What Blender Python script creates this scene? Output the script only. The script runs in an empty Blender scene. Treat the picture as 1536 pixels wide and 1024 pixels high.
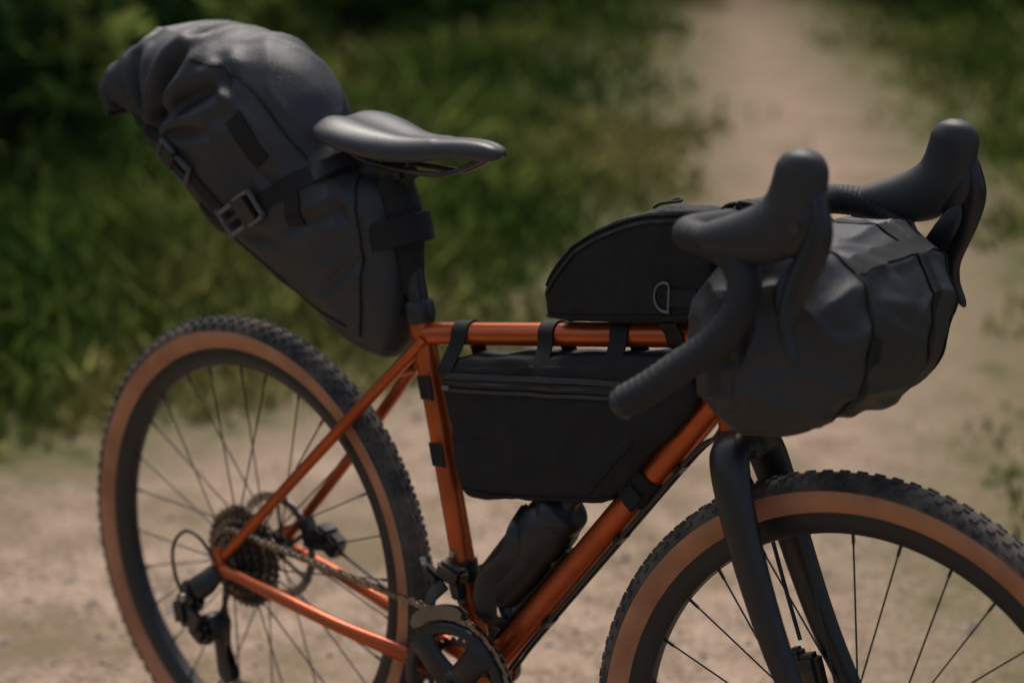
import bpy, bmesh, math, random
import numpy as np
from mathutils import Vector, Matrix, noise
from mathutils.bvhtree import BVHTree
random.seed(4); rng=np.random.default_rng(7)
scene=bpy.context.scene
LIFT=0.2867
BASE=Matrix.Translation((0,0,LIFT))
HTA=math.radians(70.741)
AX=Vector((-math.cos(HTA),0,math.sin(HTA)))
SB=Vector((0.5247,0,0.0412))
STEER=BASE@Matrix.Translation(SB)@Matrix.Rotation(math.radians(8.424),4,AX)@Matrix.Translation(-SB)
CUR=[BASE]
PAR=[None]
# ------------------------------------------------------------------ materials
def newmat(name):
    m=bpy.data.materials.new(name);m.use_nodes=True
    nt=m.node_tree;b=nt.nodes['Principled BSDF'];return m,nt,b
def mat(name,col,rough=0.5,metal=0.0,var=0.15,nscale=30,bump=0.0,bscale=200,col2=None,coat=0,sheen=0,spec=None,rvar=0.0,wr=0):
    m,nt,b=newmat(name)
    tc=nt.nodes.new('ShaderNodeTexCoord')
    n=nt.nodes.new('ShaderNodeTexNoise');n.inputs['Scale'].default_value=nscale;n.inputs['Detail'].default_value=2
    nt.links.new(tc.outputs['Object'],n.inputs['Vector'])
    mx=nt.nodes.new('ShaderNodeMix');mx.data_type='RGBA'
    c2=col2 if col2 else tuple(c*(1-var*2) for c in col)
    mx.inputs[6].default_value=(*col,1);mx.inputs[7].default_value=(*c2,1)
    mr=nt.nodes.new('ShaderNodeMapRange');mr.inputs[1].default_value=.38;mr.inputs[2].default_value=.66
    nt.links.new(n.outputs['Fac'],mr.inputs[0]);nt.links.new(mr.outputs[0],mx.inputs[0])
    nt.links.new(mx.outputs[2],b.inputs['Base Color'])
    b.inputs['Roughness'].default_value=rough;b.inputs['Metallic'].default_value=metal
    if rvar:
        r=nt.nodes.new('ShaderNodeMapRange');r.inputs[3].default_value=rough-rvar;r.inputs[4].default_value=rough+rvar
        nt.links.new(n.outputs['Fac'],r.inputs[0]);nt.links.new(r.outputs[0],b.inputs['Roughness'])
    if coat: b.inputs['Coat Weight'].default_value=coat;b.inputs['Coat Roughness'].default_value=.15
    if sheen: b.inputs['Sheen Weight'].default_value=sheen;b.inputs['Sheen Roughness'].default_value=.5
    if spec is not None: b.inputs['Specular IOR Level'].default_value=spec
    if bump:
        n2=nt.nodes.new('ShaderNodeTexNoise');n2.inputs['Scale'].default_value=bscale;n2.inputs['Detail'].default_value=1
        nt.links.new(tc.outputs['Object'],n2.inputs['Vector'])
        bp=nt.nodes.new('ShaderNodeBump');bp.inputs['Strength'].default_value=bump;bp.inputs['Distance'].default_value=.002
        nt.links.new(n2.outputs['Fac'],bp.inputs['Height']);nt.links.new(bp.outputs[0],b.inputs['Normal'])
        if wr:
            n3=nt.nodes.new('ShaderNodeTexNoise');n3.inputs['Scale'].default_value=13;n3.inputs['Detail'].default_value=1;n3.inputs['Distortion'].default_value=.8
            mp=nt.nodes.new('ShaderNodeMapping');mp.inputs['Scale'].default_value=(.6,1,1.5);mp.inputs['Rotation'].default_value=(0,.7,0)
            nt.links.new(tc.outputs['Object'],mp.inputs[0]);nt.links.new(mp.outputs[0],n3.inputs['Vector'])
            b2=nt.nodes.new('ShaderNodeBump');b2.inputs['Strength'].default_value=wr;b2.inputs['Distance'].default_value=.02
            nt.links.new(n3.outputs['Fac'],b2.inputs['Height']);nt.links.new(bp.outputs[0],b2.inputs['Normal']);nt.links.new(b2.outputs[0],b.inputs['Normal'])
    return m
M_frame=mat('copper_paint',(0.48,0.085,0.012),.34,.62,var=.14,nscale=14,coat=.3,rvar=.05)
M_fab=mat('coated_nylon',(0.023,0.0235,0.0245),.52,0,var=.12,nscale=12,bump=.45,bscale=520,spec=.5,rvar=.06,wr=.17)
M_fab2=mat('woven_cordura',(0.0100,0.0095,0.0092),.74,0,var=.18,nscale=25,bump=.7,bscale=480,spec=.35,wr=.22)
M_web=mat('webbing',(0.007,0.007,0.007),.7,0,bump=.5,bscale=700,spec=.35)
M_zip=mat('zip_tape',(0.005,0.005,0.005),.45,0,bump=.6,bscale=900)
M_plastic=mat('buckle_plastic',(0.02,0.02,0.021),.35)
M_dring=mat('grey_acetal',(0.16,0.162,0.165),.35,.3)
M_rub=mat('tyre_tread',(0.030,0.027,0.024),.8,0,col2=(0.10,0.08,0.06),nscale=22,bump=.4,bscale=300)
M_tan=mat('tan_sidewall',(0.44,0.19,0.085),.62,0,col2=(0.33,0.135,0.06),nscale=18,bump=.3,bscale=350)
M_rim=mat('carbon_rim',(0.009,0.009,0.009),.45)
M_carb=mat('matte_black_carbon',(0.009,0.009,0.0095),.42,0,coat=.08,rvar=.05)
M_tape=mat('bar_tape',(0.011,0.011,0.011),.68,0,bump=.3,bscale=260)
M_hood=mat('rubber_hood',(0.019,0.019,0.019),.55,0,bump=.15,bscale=500)
M_lever=mat('lever_satin',(0.012,0.012,0.013),.36,.1)
M_sad=mat('saddle_cover',(0.036,0.036,0.037),.43,0,var=.08,bump=.15,bscale=600)
M_steel=mat('steel',(0.36,0.34,0.31),.33,.9)
M_dk=mat('dark_steel',(0.04,0.037,0.034),.38,.7,col2=(0.08,0.07,0.06))
M_cage=mat('derailleur_cage',(0.18,0.165,0.135),.4,.8)
M_chain=mat('chain_steel',(0.24,0.20,0.15),.36,.88)
M_spoke=mat('spoke_black',(0.03,0.03,0.03),.35,.5)
M_bot=mat('bottle_black',(0.010,0.010,0.011),.42)
# ------------------------------------------------------------------ builders
def top(name,loc):
    e=bpy.data.objects.new(name,None);e.empty_display_size=.1;e.location=loc
    bpy.context.collection.objects.link(e);PAR[0]=e;return e
def mk(name,verts,faces,mats,smooth=True,mi=None,xf=True,scale=.001):
    V=np.asarray(verts,float)*scale
    if xf:
        Mx=np.array(CUR[0]);V=V@Mx[:3,:3].T+Mx[:3,3]
    me=bpy.data.meshes.new(name);me.from_pydata(V.tolist(),[],faces)
    if not isinstance(mats,(list,tuple)): mats=[mats]
    for m in mats: me.materials.append(m)
    if mi is not None: me.polygons.foreach_set('material_index',mi)
    me.polygons.foreach_set('use_smooth',[smooth]*len(me.polygons))
    me.update()
    bm=bmesh.new();bm.from_mesh(me);bmesh.ops.recalc_face_normals(bm,faces=bm.faces);bm.to_mesh(me);bm.free()
    o=bpy.data.objects.new(name,me);bpy.context.collection.objects.link(o)
    if PAR[0] is not None:
        o.parent=PAR[0];o.matrix_parent_inverse=Matrix.Translation(-PAR[0].location)
    return o
def autosmooth(o,ang=35):
    me=o.data;bm=bmesh.new();bm.from_mesh(me)
    for e in bm.edges:
        if len(e.link_faces)==2 and e.calc_face_angle(0)>math.radians(ang): e.smooth=False
    bm.to_mesh(me);bm.free();return o
def cr(P,n=6,closed=False):
    P=[np.atleast_1d(np.array(p,float)) for p in P]
    L=len(P);out=[]
    rngi=range(L) if closed else range(L-1)
    for i in rngi:
        if closed: a,b,c,d=P[i-1],P[i],P[(i+1)%L],P[(i+2)%L]
        else:
            b,c=P[i],P[i+1];a=P[i-1] if i>0 else 2*b-c;d=P[i+2] if i+2<L else 2*c-b
        for k in range(n):
            t=k/n
            out.append(.5*((2*b)+(-a+c)*t+(2*a-5*b+4*c-d)*t*t+(-a+3*b-3*c+d)*t**3))
    if not closed: out.append(P[-1])
    return np.array(out)
def tube(name,pts,rad,m,n=6,seg=16,crv=True,ref=(0,1,0),fixed=False,disp=None):
    pts=[tuple(p) for p in pts]
    if not isinstance(rad,list): rad=[rad]*len(pts)
    rr=[(r,r) if not isinstance(r,tuple) else r for r in rad]
    A=[list(p)+list(r) for p,r in zip(pts,rr)]
    A=cr(A,n) if crv else np.array(A,float)
    P=A[:,:3];R=np.maximum(A[:,3:],.05)
    T=np.gradient(P,axis=0);T/=np.linalg.norm(T,axis=1)[:,None]+1e-12
    n1=np.array(ref,float);V=[];F=[]
    for i in range(len(P)):
        b=np.array(ref,float) if fixed else n1
        n1=b-T[i]*(b@T[i])
        if np.linalg.norm(n1)<1e-3: n1=np.array((0,0,1.))-T[i]*T[i][2]
        n1/=np.linalg.norm(n1);n2=np.cross(T[i],n1)
        for k in range(seg):
            a=2*math.pi*k/seg
            s=1 if disp is None else disp(i,a)
            V.append(P[i]+s*(n1*math.cos(a)*R[i,0]+n2*math.sin(a)*R[i,1]))
    N=len(P)
    for i in range(N-1):
        for k in range(seg):
            F.append((i*seg+k,i*seg+(k+1)%seg,(i+1)*seg+(k+1)%seg,(i+1)*seg+k))
    V.append(P[0]);V.append(P[-1]);c0=N*seg;c1=c0+1
    for k in range(seg):
        F.append((c0,(k+1)%seg,k));F.append((c1,(N-1)*seg+k,(N-1)*seg+(k+1)%seg))
    return autosmooth(mk(name,V,F,m),50)
def lathe(name,prof,c,m,seg=96,mi=None,closed=True,sm=True):
    V=[];F=[];I=[];n=len(prof)
    for i in range(seg):
        a=2*math.pi*i/seg
        for r,y in prof: V.append((c[0]+r*math.cos(a),c[1]+y,c[2]+r*math.sin(a)))
    for i in range(seg):
        j=(i+1)%seg
        for k in range(n if closed else n-1):
            l=(k+1)%n
            F.append((i*n+k,i*n+l,j*n+l,j*n+k));I.append(mi[k] if mi else 0)
    o=mk(name,V,F,m,sm,I);return autosmooth(o,40)
def gear(name,c,ro,ri,teeth,th,m,depth=4):
    n=teeth*4;V=[];F=[]
    for i in range(n):
        a=2*math.pi*i/n;r=ro if i%4 in(0,1) else ro-depth
        for rr,y in((r,-th/2),(r,th/2),(ri,th/2),(ri,-th/2)): V.append((c[0]+rr*math.cos(a),c[1]+y,c[2]+rr*math.sin(a)))
    for i in range(n):
        j=(i+1)%n
        for k in range(4):
            l=(k+1)%4;F.append((i*4+k,i*4+l,j*4+l,j*4+k))
    return mk(name,V,F,m,False)
def box(name,c,size,m,rotv=None,bev=2.0,axes=None):
    bm=bmesh.new();bmesh.ops.create_cube(bm,size=1)
    for v in bm.verts: v.co=Vector((v.co.x*size[0],v.co.y*size[1],v.co.z*size[2]))
    if bev: bmesh.ops.bevel(bm,geom=bm.edges[:],offset=bev,segments=2,affect='EDGES')
    if axes is not None: R=Matrix((axes[0],axes[1],axes[2])).transposed()
    elif rotv: R=Matrix.Rotation(math.radians(rotv[2]),3,'Z')@Matrix.Rotation(math.radians(rotv[1]),3,'Y')@Matrix.Rotation(math.radians(rotv[0]),3,'X')
    else: R=Matrix.Identity(3)
    V=[tuple(R@v.co+Vector(c)) for v in bm.verts];F=[tuple(v.index for v in f.verts) for f in bm.faces]
    bm.free();return autosmooth(mk(name,V,F,m),30)
def join(name,objs):
    bm=bmesh.new();mats=[]
    for o in objs:
        off={}
        for i,m in enumerate(o.data.materials):
            if m not in mats: mats.append(m)
            off[i]=mats.index(m)
        n0=len(bm.faces);bm.from_mesh(o.data);bm.faces.ensure_lookup_table()
        for f in bm.faces[n0:]: f.material_index=off[f.material_index]
    me=bpy.data.meshes.new(name);bm.to_mesh(me);bm.free()
    for m in mats: me.materials.append(m)
    p=objs[0].parent
    for o in objs: bpy.data.objects.remove(o)
    r=bpy.data.objects.new(name,me);bpy.context.collection.objects.link(r)
    if p: r.parent=p;r.matrix_parent_inverse=Matrix.Translation(-p.location)
    return r
def bvh_of(V,F): return BVHTree.FromPolygons([Vector(v) for v in V],F)
def resample(P,step):
    P=np.array(P,float);d=np.r_[0,np.cumsum(np.linalg.norm(np.diff(P,axis=0),axis=1))]
    n=max(2,int(d[-1]/step)+1);s=np.linspace(0,d[-1],n)
    return np.stack([np.interp(s,d,P[:,k]) for k in range(3)],1)
def ribbon(name,pts,width,m,bvh=None,norm=None,th=2.0,step=6,off=.6,n=6,crv=True):
    P=cr(pts,n) if (crv and len(pts)>2) else np.array(pts,float)
    P=resample(P,step);V=[];F=[]
    if bvh:
        Q=[];N=[]
        for p in P:
            l,nn,i,d=bvh.find_nearest(Vector(p));Q.append(np.array(l));N.append(np.array(nn))
        P=np.array(Q);N=np.array(N)
        for _ in range(3): N[1:-1]=(N[:-2]+N[1:-1]+N[2:])/3
    else:
        N=np.array([norm]*len(P) if np.ndim(norm)==1 else norm,float)
    T=np.gradient(P,axis=0)
    for i in range(len(P)):
        t=T[i]/(np.linalg.norm(T[i])+1e-9);nn=N[i]/(np.linalg.norm(N[i])+1e-9)
        s=np.cross(nn,t);s/=np.linalg.norm(s)+1e-9
        for (a) in (-1,-.33,.33,1):
            q=P[i]+s*a*width/2
            if bvh:
                l,n2,_,d=bvh.find_nearest(Vector(q));q=np.array(l)
                q=q+nn*off
            V.append(q+nn*th)
        for (a) in (1,-1):
            q=P[i]+s*a*width/2
            if bvh: q=np.array(bvh.find_nearest(Vector(q))[0])
            V.append(q-nn*.8)
    k=6
    for i in range(len(P)-1):
        for j in range(k): F.append((i*k+j,i*k+(j+1)%k,(i+1)*k+(j+1)%k,(i+1)*k+j))
    F.append(tuple(range(k)));F.append(tuple((len(P)-1)*k+j for j in range(k)))
    return autosmooth(mk(name,V,F,m),45)
def side(bvh,x,z,y0=-400):
    l,n,_,_=bvh.ray_cast(Vector((x,y0,z)),Vector((0,1,0)))
    return tuple(l) if l is not None else None
def sideline(bvh,pts,n=8):
    P=cr(pts,n) if len(pts)>2 else np.array([np.array(pts[0])+(np.array(pts[1])-np.array(pts[0]))*t for t in np.linspace(0,1,9)])
    out=[side(bvh,p[0],p[1]) for p in P];return [o for o in out if o is not None]
def spow(v,e): return math.copysign(abs(v)**e,v)
def fold(p,sc,amp,st=(1,1,1)):
    v=Vector((p[0]*st[0],p[1]*st[1],p[2]*st[2]))/sc
    n=noise.noise(v)
    return amp*((1-min(1,abs(n)*2.6))**2.2-.25)
def crease(p,a,b,wd,amp,sh=.5):
    a=np.array(a,float);b=np.array(b,float);p=np.array(p,float);ab=b-a;t=(p-a)@ab/(ab@ab)
    tc=max(0,min(1,t))
    d=np.linalg.norm(p-a-ab*tc)
    u=d/(wd*(.7+.6*tc))
    if u>5: return 0
    fade=max(0,math.sin(math.pi*min(1,max(0,.10+.80*t))))**.8
    return amp*fade*(-math.exp(-u*u)+sh*math.exp(-((u-2.1)/1.0)**2))
def displace(V,F,fn):
    me=bpy.data.meshes.new('t');me.from_pydata([tuple(v) for v in V],[],F)
    bm=bmesh.new();bm.from_mesh(me);bmesh.ops.recalc_face_normals(bm,faces=bm.faces);bm.normal_update();bm.verts.ensure_lookup_table()
    N=[v.normal.copy() for v in bm.verts];F2=[tuple(v.index for v in f.verts) for f in bm.faces];bm.free();bpy.data.meshes.remove(me)
    return [tuple(np.array(v)+np.array(n)*fn(i,v)) for i,(v,n) in enumerate(zip(V,N))],F2
# ================================================================== BICYCLE
bike=top('bicycle',(0,0,LIFT))
FX,DZ=571.9,57.7; RX=-442.3
def wheel(pre,cx,front):
    c=(cx,0,DZ)
    prof=[(296,-13),(302,-16.5),(309,-20.5),(316,-22.4),(322,-22.6),(327,-21.5),(331,-20),(336,-16.5),(340,-11),(342,-5),(342.4,0),(342,5),(340,11),(336,16.5),(331,20),(327,21.5),(322,22.6),(316,22.4),(309,20.5),(302,16.5),(296,13)]
    mi=[1]*5+[0]*10+[1]*5+[0]
    lathe(pre+'tyre',prof,c,[M_rub,M_tan],144,mi)
    lathe(pre+'sidewall_rib',[(325,-21.6),(326,-22.9),(327.5,-22.4),(328,-21)],c,M_rub,144)
    V=[];F=[]
    def knob(a,y,r,L,W,H,tilt,skew=0):
        ca,sa=math.cos(a),math.sin(a);rad=np.array((ca,0,sa));tan=np.array((-sa,0,ca));yy=np.array((0,1.,0))
        n=rad*math.cos(tilt)+yy*math.sin(tilt);s=-rad*math.sin(tilt)+yy*math.cos(tilt)
        o=np.array(c)+rad*r+yy*y;b=len(V)
        for h,k in((-1.5,1.),(H,.8)):
            for sx,sy in((-1,-1),(1,-1),(1,1),(-1,1)): V.append(o+n*h+tan*(sx*L/2*k+skew*sy*W/2)+s*sy*W/2*k)
        for f in((4,5,6,7),(0,1,5,4),(1,2,6,5),(2,3,7,6),(3,0,4,7)): F.append(tuple(b+q for q in f))
    N=100
    for i in range(N):
        a=2*math.pi*i/N
        for sg in(-1,1):
            knob(a,sg*18.4,333,10 if i%2 else 7,6.5,3.0,sg*.95)
            knob(a+math.pi/N,sg*11.5,339.5,8.5,6,2.8,sg*.5,.3*sg)
            knob(a+.3*math.pi/N,sg*4.3,342,9.5,5,2.4,sg*.15,-.3*sg)
    mk(pre+'tread_knobs',V,F,M_rub,False)
    rim=[(300,-12.5),(303,-14.5),(300,-15),(290,-15),(281,-13),(274,-8),(272,0),(274,8),(281,13),(290,15),(300,15),(303,14.5),(300,12.5)]
    lathe(pre+'rim',rim,c,M_rim,144)
    lathe(pre+'hub',[(5,-56),(9,-56),(10,-40),(11,-36),(23,-34),(23,-31),(13,-27),(12,0),(13,27),(23,31),(23,34),(15,37),(12,42),(9,56),(5,56)],c,M_carb,32)
    sp=[]
    for i in range(28):
        sg=1 if i%2 else -1
        ar=2*math.pi*(i+.5)/28
        cross=(.62 if (i//2)%2 else -.62)
        ah=ar+cross
        p0=np.array((c[0]+21*math.cos(ah),sg*32,c[2]+21*math.sin(ah)))
        p1=np.array((c[0]+273*math.cos(ar),sg*3,c[2]+273*math.sin(ar)))
        sp.append(tube('s',[p0,p1],1.15,M_spoke,1,6,False))
        d=(p1-p0)/np.linalg.norm(p1-p0)
        sp.append(tube('s',[p1-d*13,p1],2.0,M_spoke,1,6,False))
    av=math.radians(250)
    sp.append(tube('s',[(c[0]+272*math.cos(av),0,c[2]+272*math.sin(av)),(c[0]+235*math.cos(av),0,c[2]+235*math.sin(av))],2.6,M_dk,1,8,False))
    join(pre+'spokes',sp)
    rt=[gear('r',(c[0],41,c[2]),80,66,24,1.9,M_steel,1.5)]
    for i in range(6):
        a=i*math.pi/3
        rt.append(tube('r',[(c[0]+18*math.cos(a),41,c[2]+18*math.sin(a)),(c[0]+67*math.cos(a+.5),41,c[2]+67*math.sin(a+.5))],(.9,4),M_steel,1,8,False))
    rt.append(lathe('r',[(10,-2),(22,-2),(22,2),(10,2)],(c[0],41,c[2]),M_dk,24))
    join(pre+'brake_rotor',rt)
wheel('rear_',RX,False)
CUR[0]=STEER
wheel('front_',FX,True)
CUR[0]=BASE
# ---- frame
sa=math.radians(75.635);SD=np.array((-math.cos(sa),0,math.sin(sa)))
fr=[]
fr.append(tube('f',[SD*0,SD*481],15.6,M_frame,1,32,False))
fr.append(tube('f',[SD*455,SD*481],17.4,M_frame,1,32,False))
fr.append(tube('f',[(-110,0,442.6),(358,0,527.5)],14.8,M_frame,1,32,False))
fr.append(tube('f',[(3,0,2),(374,0,470)],18.3,M_frame,1,32,False))
crown=np.array((0.5247,0,.0412))*1000+np.array(AX)*403
axn=np.array(AX)
fr.append(tube('f',[crown+axn*4,crown+axn*22,crown+axn*120,crown+axn*136],[24,21.5,21.5,23],M_frame,1,32,False))
fr.append(tube('f',[(0,-36,0),(0,36,0)],21,M_frame,1,32,False,ref=(0,0,1)))
for s in(-1,1):
    fr.append(tube('f',[(-102,s*9,440),(-125,s*14,412),(-200,s*30,330),(-300,s*47,219),(-400,s*60,110),(-436,s*63,72)],[8.5,8.5,8.3,8,7.6,7.2],M_frame,6,16))
    fr.append(tube('f',[(-8,s*26,-2),(-60,s*31,2),(-120,s*36,9),(-220,s*50,22),(-340,s*60,38),(-440,s*64,50)],[(8,13),(8,13),(7.5,12),9.5,9,8],M_frame,6,16))
    fr.append(box('f',(-446,s*65,58),(26,8,44),M_frame,(0,-18,0),3))
fr.append(tube('f',[(-150,-22,384),(-150,22,384)],6.5,M_frame,1,16,False,ref=(0,0,1)))
join('frame',fr)
tube('seat_collar',[SD*470,SD*478,SD*494,SD*500],[18.5,20.5,20.5,18],M_carb,2,32,False)
tube('seatpost',[SD*300,SD*655],14.5,M_carb,1,32,False)
box('collar_bolt',(-141,0,474),(14,18,10),M_carb,(0,15,0),3)
box('seatpost_clamp',(-163,0,646),(52,34,22),M_dk,(0,-4,0),5)
for s in(-1,1): tube('clamp_bolt',[(-165+s*20,0,630),(-165+s*20,0,664)],4,M_dk,1,10,False)
for s in(-1,1):
    tube('saddle_rail',[(-8,s*8,684),(-50,s*16,664),(-90,s*22,657),(-170,s*22,657),(-215,s*26,664),(-246,s*34,680)],3.6,M_dk,6,10)
lathe('bb_cup',[(10,-48),(22,-48),(24,-44),(24,-36),(10,-36)],(0,0,0),M_dk,32)
lathe('bb_cup_left',[(10,36),(24,36),(24,44),(22,50),(10,50)],(0,0,0),M_dk,32)
for (p) in [SD*168,SD*105]: lathe('bottle_boss',[(0.1,-20),(4.5,-20),(5,-17),(5,-12),(.1,-12)],(p[0],0,p[2]),M_steel,12)
# ---- saddle
def saddle():
    st=[(-264,30,700,16),(-261,52,706,22),(-250,66,710,28),(-228,72,710,32),(-200,71,706,34),(-170,62,701,34),(-140,49,698,33),(-105,36,699,31),(-70,27,703,29),(-35,22,706,27),(-8,19.5,706,25),(8,16,703,20),(16,11,699,13),(19,4,695,6)]
    A=cr(st,5);V=[];F=[]
    sec=[(-.72,-1.0),(-.93,-.86),(-1,-.6),(-.97,-.36),(-.86,-.17),(-.66,-.06),(-.42,-.01),(-.2,.0),(0,-.045)]
    sec=sec+[(-a,b) for a,b in sec[-2::-1]]
    lo=[(.5,-.75),(0,-.7),(-.5,-.75)]
    S=sec+lo;k=len(S)
    for x,w,z,d in A:
        for a,b in S: V.append((x,a*w,z+b*d+(3.5 if abs(a)<.7 and x<-80 and b>-.2 and abs(a)>.25 else 0)*min(1,w/60)))
    for i in range(len(A)-1):
        for j in range(k): F.append((i*k+j,i*k+(j+1)%k,(i+1)*k+(j+1)%k,(i+1)*k+j))
    F.append(tuple(range(k)));F.append(tuple((len(A)-1)*k+j for j in range(k)))
    o=mk('saddle',V,F,M_sad)
    m=o.modifiers.new('s','SUBSURF');m.levels=1;m.render_levels=2
saddle()
# ---- fork (steered)
CUR[0]=STEER
cr0=crown
def cp(a,f=0,w=0):
    p=cr0+axn*a+np.array((math.sin(HTA),0,math.cos(HTA)))*f;return (p[0],w,p[2])
tube('headset_lower',[cp(3),cp(-2),cp(-9)],[25.5,26,24],M_dk,1,32,False)
fk=[]
fk.append(tube('f',[cp(-6),cp(-14),cp(-24),cp(-34)],[(24,23),(27,24),(30,25),(24,20)],M_carb,3,32))
for s in(-1,1):
    fk.append(tube('f',[cp(-8,0,s*12),cp(-16,1,s*30),cp(-32,2,s*44),cp(-75,3,s*53),cp(-150,6,s*57),cp(-250,16,s*60),cp(-340,34,s*62),cp(-392,47,s*63),cp(-404,50,s*63)],[(14,22),(18,25),(17,25),(13.5,23.5),(12,21),(10.5,18),(9,14.5),(9,14),(6,9)],M_carb,6,24,ref=(0,1,0),fixed=True))
fk.append(tube('f',[(FX,-72,DZ),(FX,72,DZ)],8,M_dk,1,20,False,ref=(0,0,1)))
join('fork',fk)
join('front_brake_caliper',[box('k',cp(-300,-6,44),(30,26,46),M_dk,(0,-20,0),6),box('k',cp(-285,-18,44),(16,18,34),M_carb,(0,-20,0),4)])
tube('front_brake_hose',[cp(-262,-14,50),cp(-200,-22,58),cp(-100,-24,52),cp(-20,-30,34),cp(40,-10,34),cp(120,30,40)],2.6,M_carb,6,8)
tube('headset_upper',[cp(136),cp(140),cp(152)],[23,23,19],M_dk,1,28,False)
tube('steerer_spacers',[cp(150),cp(205)],17.5,M_carb,1,28,False)
tube('stem_cap',[cp(204),cp(210)],[17,14],M_dk,1,28,False)
tube('stem',[cp(188,0),cp(188,18),cp(196,60),(384,0,668)],[(19,18),(17,17),(16,16),(18,19)],M_carb,4,24)
tube('stem_clamp',[(395,-24,670),(395,24,670)],21,M_carb,1,28,False,ref=(0,0,1))
for s,nm in((-1,'right'),(1,'left')):
    path=[(395,s*24,671),(394,s*70,671),(395,s*120,672),(397,s*155,673),(406,s*178,673),(428,s*190,672),(455,s*194,668),(478,s*196,652),(487,s*200,628),(482,s*206,600),(462,s*213,569),(430,s*221,541),(400,s*229,515),(372,s*236,494)]
    rad=[13,15.5,16.5,17,17.5,18,18.5,18.5,18.5,18,18,18,18,18]
    def dsp(i,a):
        t=(i/4.0+a/(2*math.pi))%1
        return 1+.065*(t**.6-.5)
    tube('bar_tape_'+nm,path,rad,M_tape,16,24,disp=dsp)
    tube('bar_end_'+nm,[(372,s*236,494),(366,s*237.5,489.5),(363,s*238,487)],[17.5,16,8],M_plastic,3,20)
    hp=[(430,s*192,673),(444,s*194,675),(464,s*196,678),(490,s*197,684),(512,s*197,693),(528,s*197,708),(536,s*197,728),(540,s*197,748),(541,s*197,763),(541,s*197,775),(541,s*197,781)]
    hr=[(16,16),(18.5,20),(20,25),(20,30),(20,33),(19.5,33),(19.5,31),(20.5,30),(20.5,28),(16,20),(6,8)]
    tube('brake_hood_'+nm,hp,hr,M_hood,8,32,ref=(0,1,0),fixed=True)
    tube('lever_body_'+nm,[(520,s*197,684),(540,s*198,694),(556,s*199,712),(563,s*199,738)],[(13,20),(15,23),(14,17),(8,8)],M_lever,6,20,fixed=True)
    tube('lever_pivot_'+nm,[(545,s*183,702),(545,s*215,702)],6,M_dk,1,16,False,ref=(0,0,1))
    bl=[(558,s*199,745),(566,s*201,722),(568,s*203,696),(561,s*205,668),(551,s*208,640),(545,s*212,612),(548,s*216,588),(559,s*219,567),(563,s*220,560)]
    br=[(8,7),(12,10),(12,15),(11,16),(9,15),(8,11),(7,8),(6,5),(2,2)]
    tube('brake_lever_'+nm,bl,br,M_lever,8,20,ref=(0,1,0),fixed=True)
    sl=[(546,s*194,692),(550,s*189,670),(540,s*188,648),(530,s*192,628),(531,s*197,606)]
    tube('shift_paddle_'+nm,sl,[(3,9),(3.5,12),(3.5,14),(3,14),(2,7)],M_lever,6,14,ref=(0,1,0),fixed=True)
CUR[0]=BASE
dtd=np.array((371,0,468.));dtd/=np.linalg.norm(dtd);dn=np.array((dtd[2],0,-dtd[0]))
def dt(s,o,y=0): p=np.array((3,0,2.))+dtd*s+dn*o;return (p[0],y,p[2])
for y in(-8,7):
    tube('brake_hose',[(388,y*3,600),(402,y*3,560),(402,y*2.5,510),dt(555,30,y*1.5),dt(500,22,y),dt(300,21,y),dt(110,21,y),dt(40,24,y)],2.7,M_carb,8,8)
for s in(150,330,470): tube('hose_guide',[dt(s-6,20),dt(s+6,20)],[(13,5),(13,5)],M_carb,1,12,False)
# ---- drivetrain
yc=-46
gear('chainring_outer',(0,yc-3,0),95,79,46,3.2,M_dk)
gear('chainring_inner',(0,yc+5,0),64,52,31,2.6,M_dk)
cs=[lathe('c',[(8,-12),(20,-13),(25,-9),(27,-2),(25,3),(8,4)],(0,yc-6,0),M_lever,40),
    lathe('c',[(70,-3),(74,-8),(82,-9),(87,-6),(88,-3)],(0,yc-4,0),M_lever,72)]
for a in(-30,52,140,232):
    r=math.radians(a);ca,sn=math.cos(r),math.sin(r)
    cs.append(tube('c',[(10*ca,yc-9,10*sn),(40*ca,yc-12,40*sn),(66*ca,yc-11,66*sn),(84*ca,yc-8,84*sn)],[(8,22),(8,20),(7,22),(4,30)],M_lever,6,20,ref=(0,1,0),fixed=True))
a=math.radians(-38);ca,sn=math.cos(a),math.sin(a)
cs.append(tube('c',[(0,yc-14,0),(30*ca,yc-19,30*sn),(90*ca,yc-22,90*sn),(160*ca,yc-26,160*sn),(176*ca,yc-26,176*sn)],[(10,22),(9,19),(8,15),(8,15),(6,9)],M_lever,6,20,ref=(0,1,0),fixed=True))
cs.append(lathe('c',[(.1,-22),(9,-22),(12,-19),(12,-10),(.1,-10)],(0,yc-4,0),M_dk,24))
a+=math.pi;ca,sn=math.cos(a),math.sin(a)
cs.append(tube('c',[(0,52,0),(30*ca,60,30*sn),(90*ca,64,90*sn),(170*ca,68,170*sn)],[(10,20),(9,17),(8,14),(8,14)],M_lever,6,20,ref=(0,1,0),fixed=True))
cs.append(tube('c',[(0,0,0),(0,58,0)],12,M_dk,1,20,False,ref=(0,0,1)))
join('crankset',cs)
cas=[]
rs=[22,25,28,32,36,41,46,52,59,67,76]
for i,r in enumerate(rs): cas.append(gear('g',(RX,-57+i*3.4,DZ),r,max(10,r-13),int(r/2.02),1.8,M_dk if i%2 else M_chain,3.6))
cas.append(lathe('g',[(5,-60),(14,-60),(17,-57),(17,-22),(5,-22)],(RX,0,DZ),M_dk,24))
join('cassette',cas)
def arc(cx,cz,r,a0,a1,n=14): return [(cx+r*math.cos(math.radians(a0+(a1-a0)*i/n)),cz+r*math.sin(math.radians(a0+(a1-a0)*i/n))) for i in range(n+1)]
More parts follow.
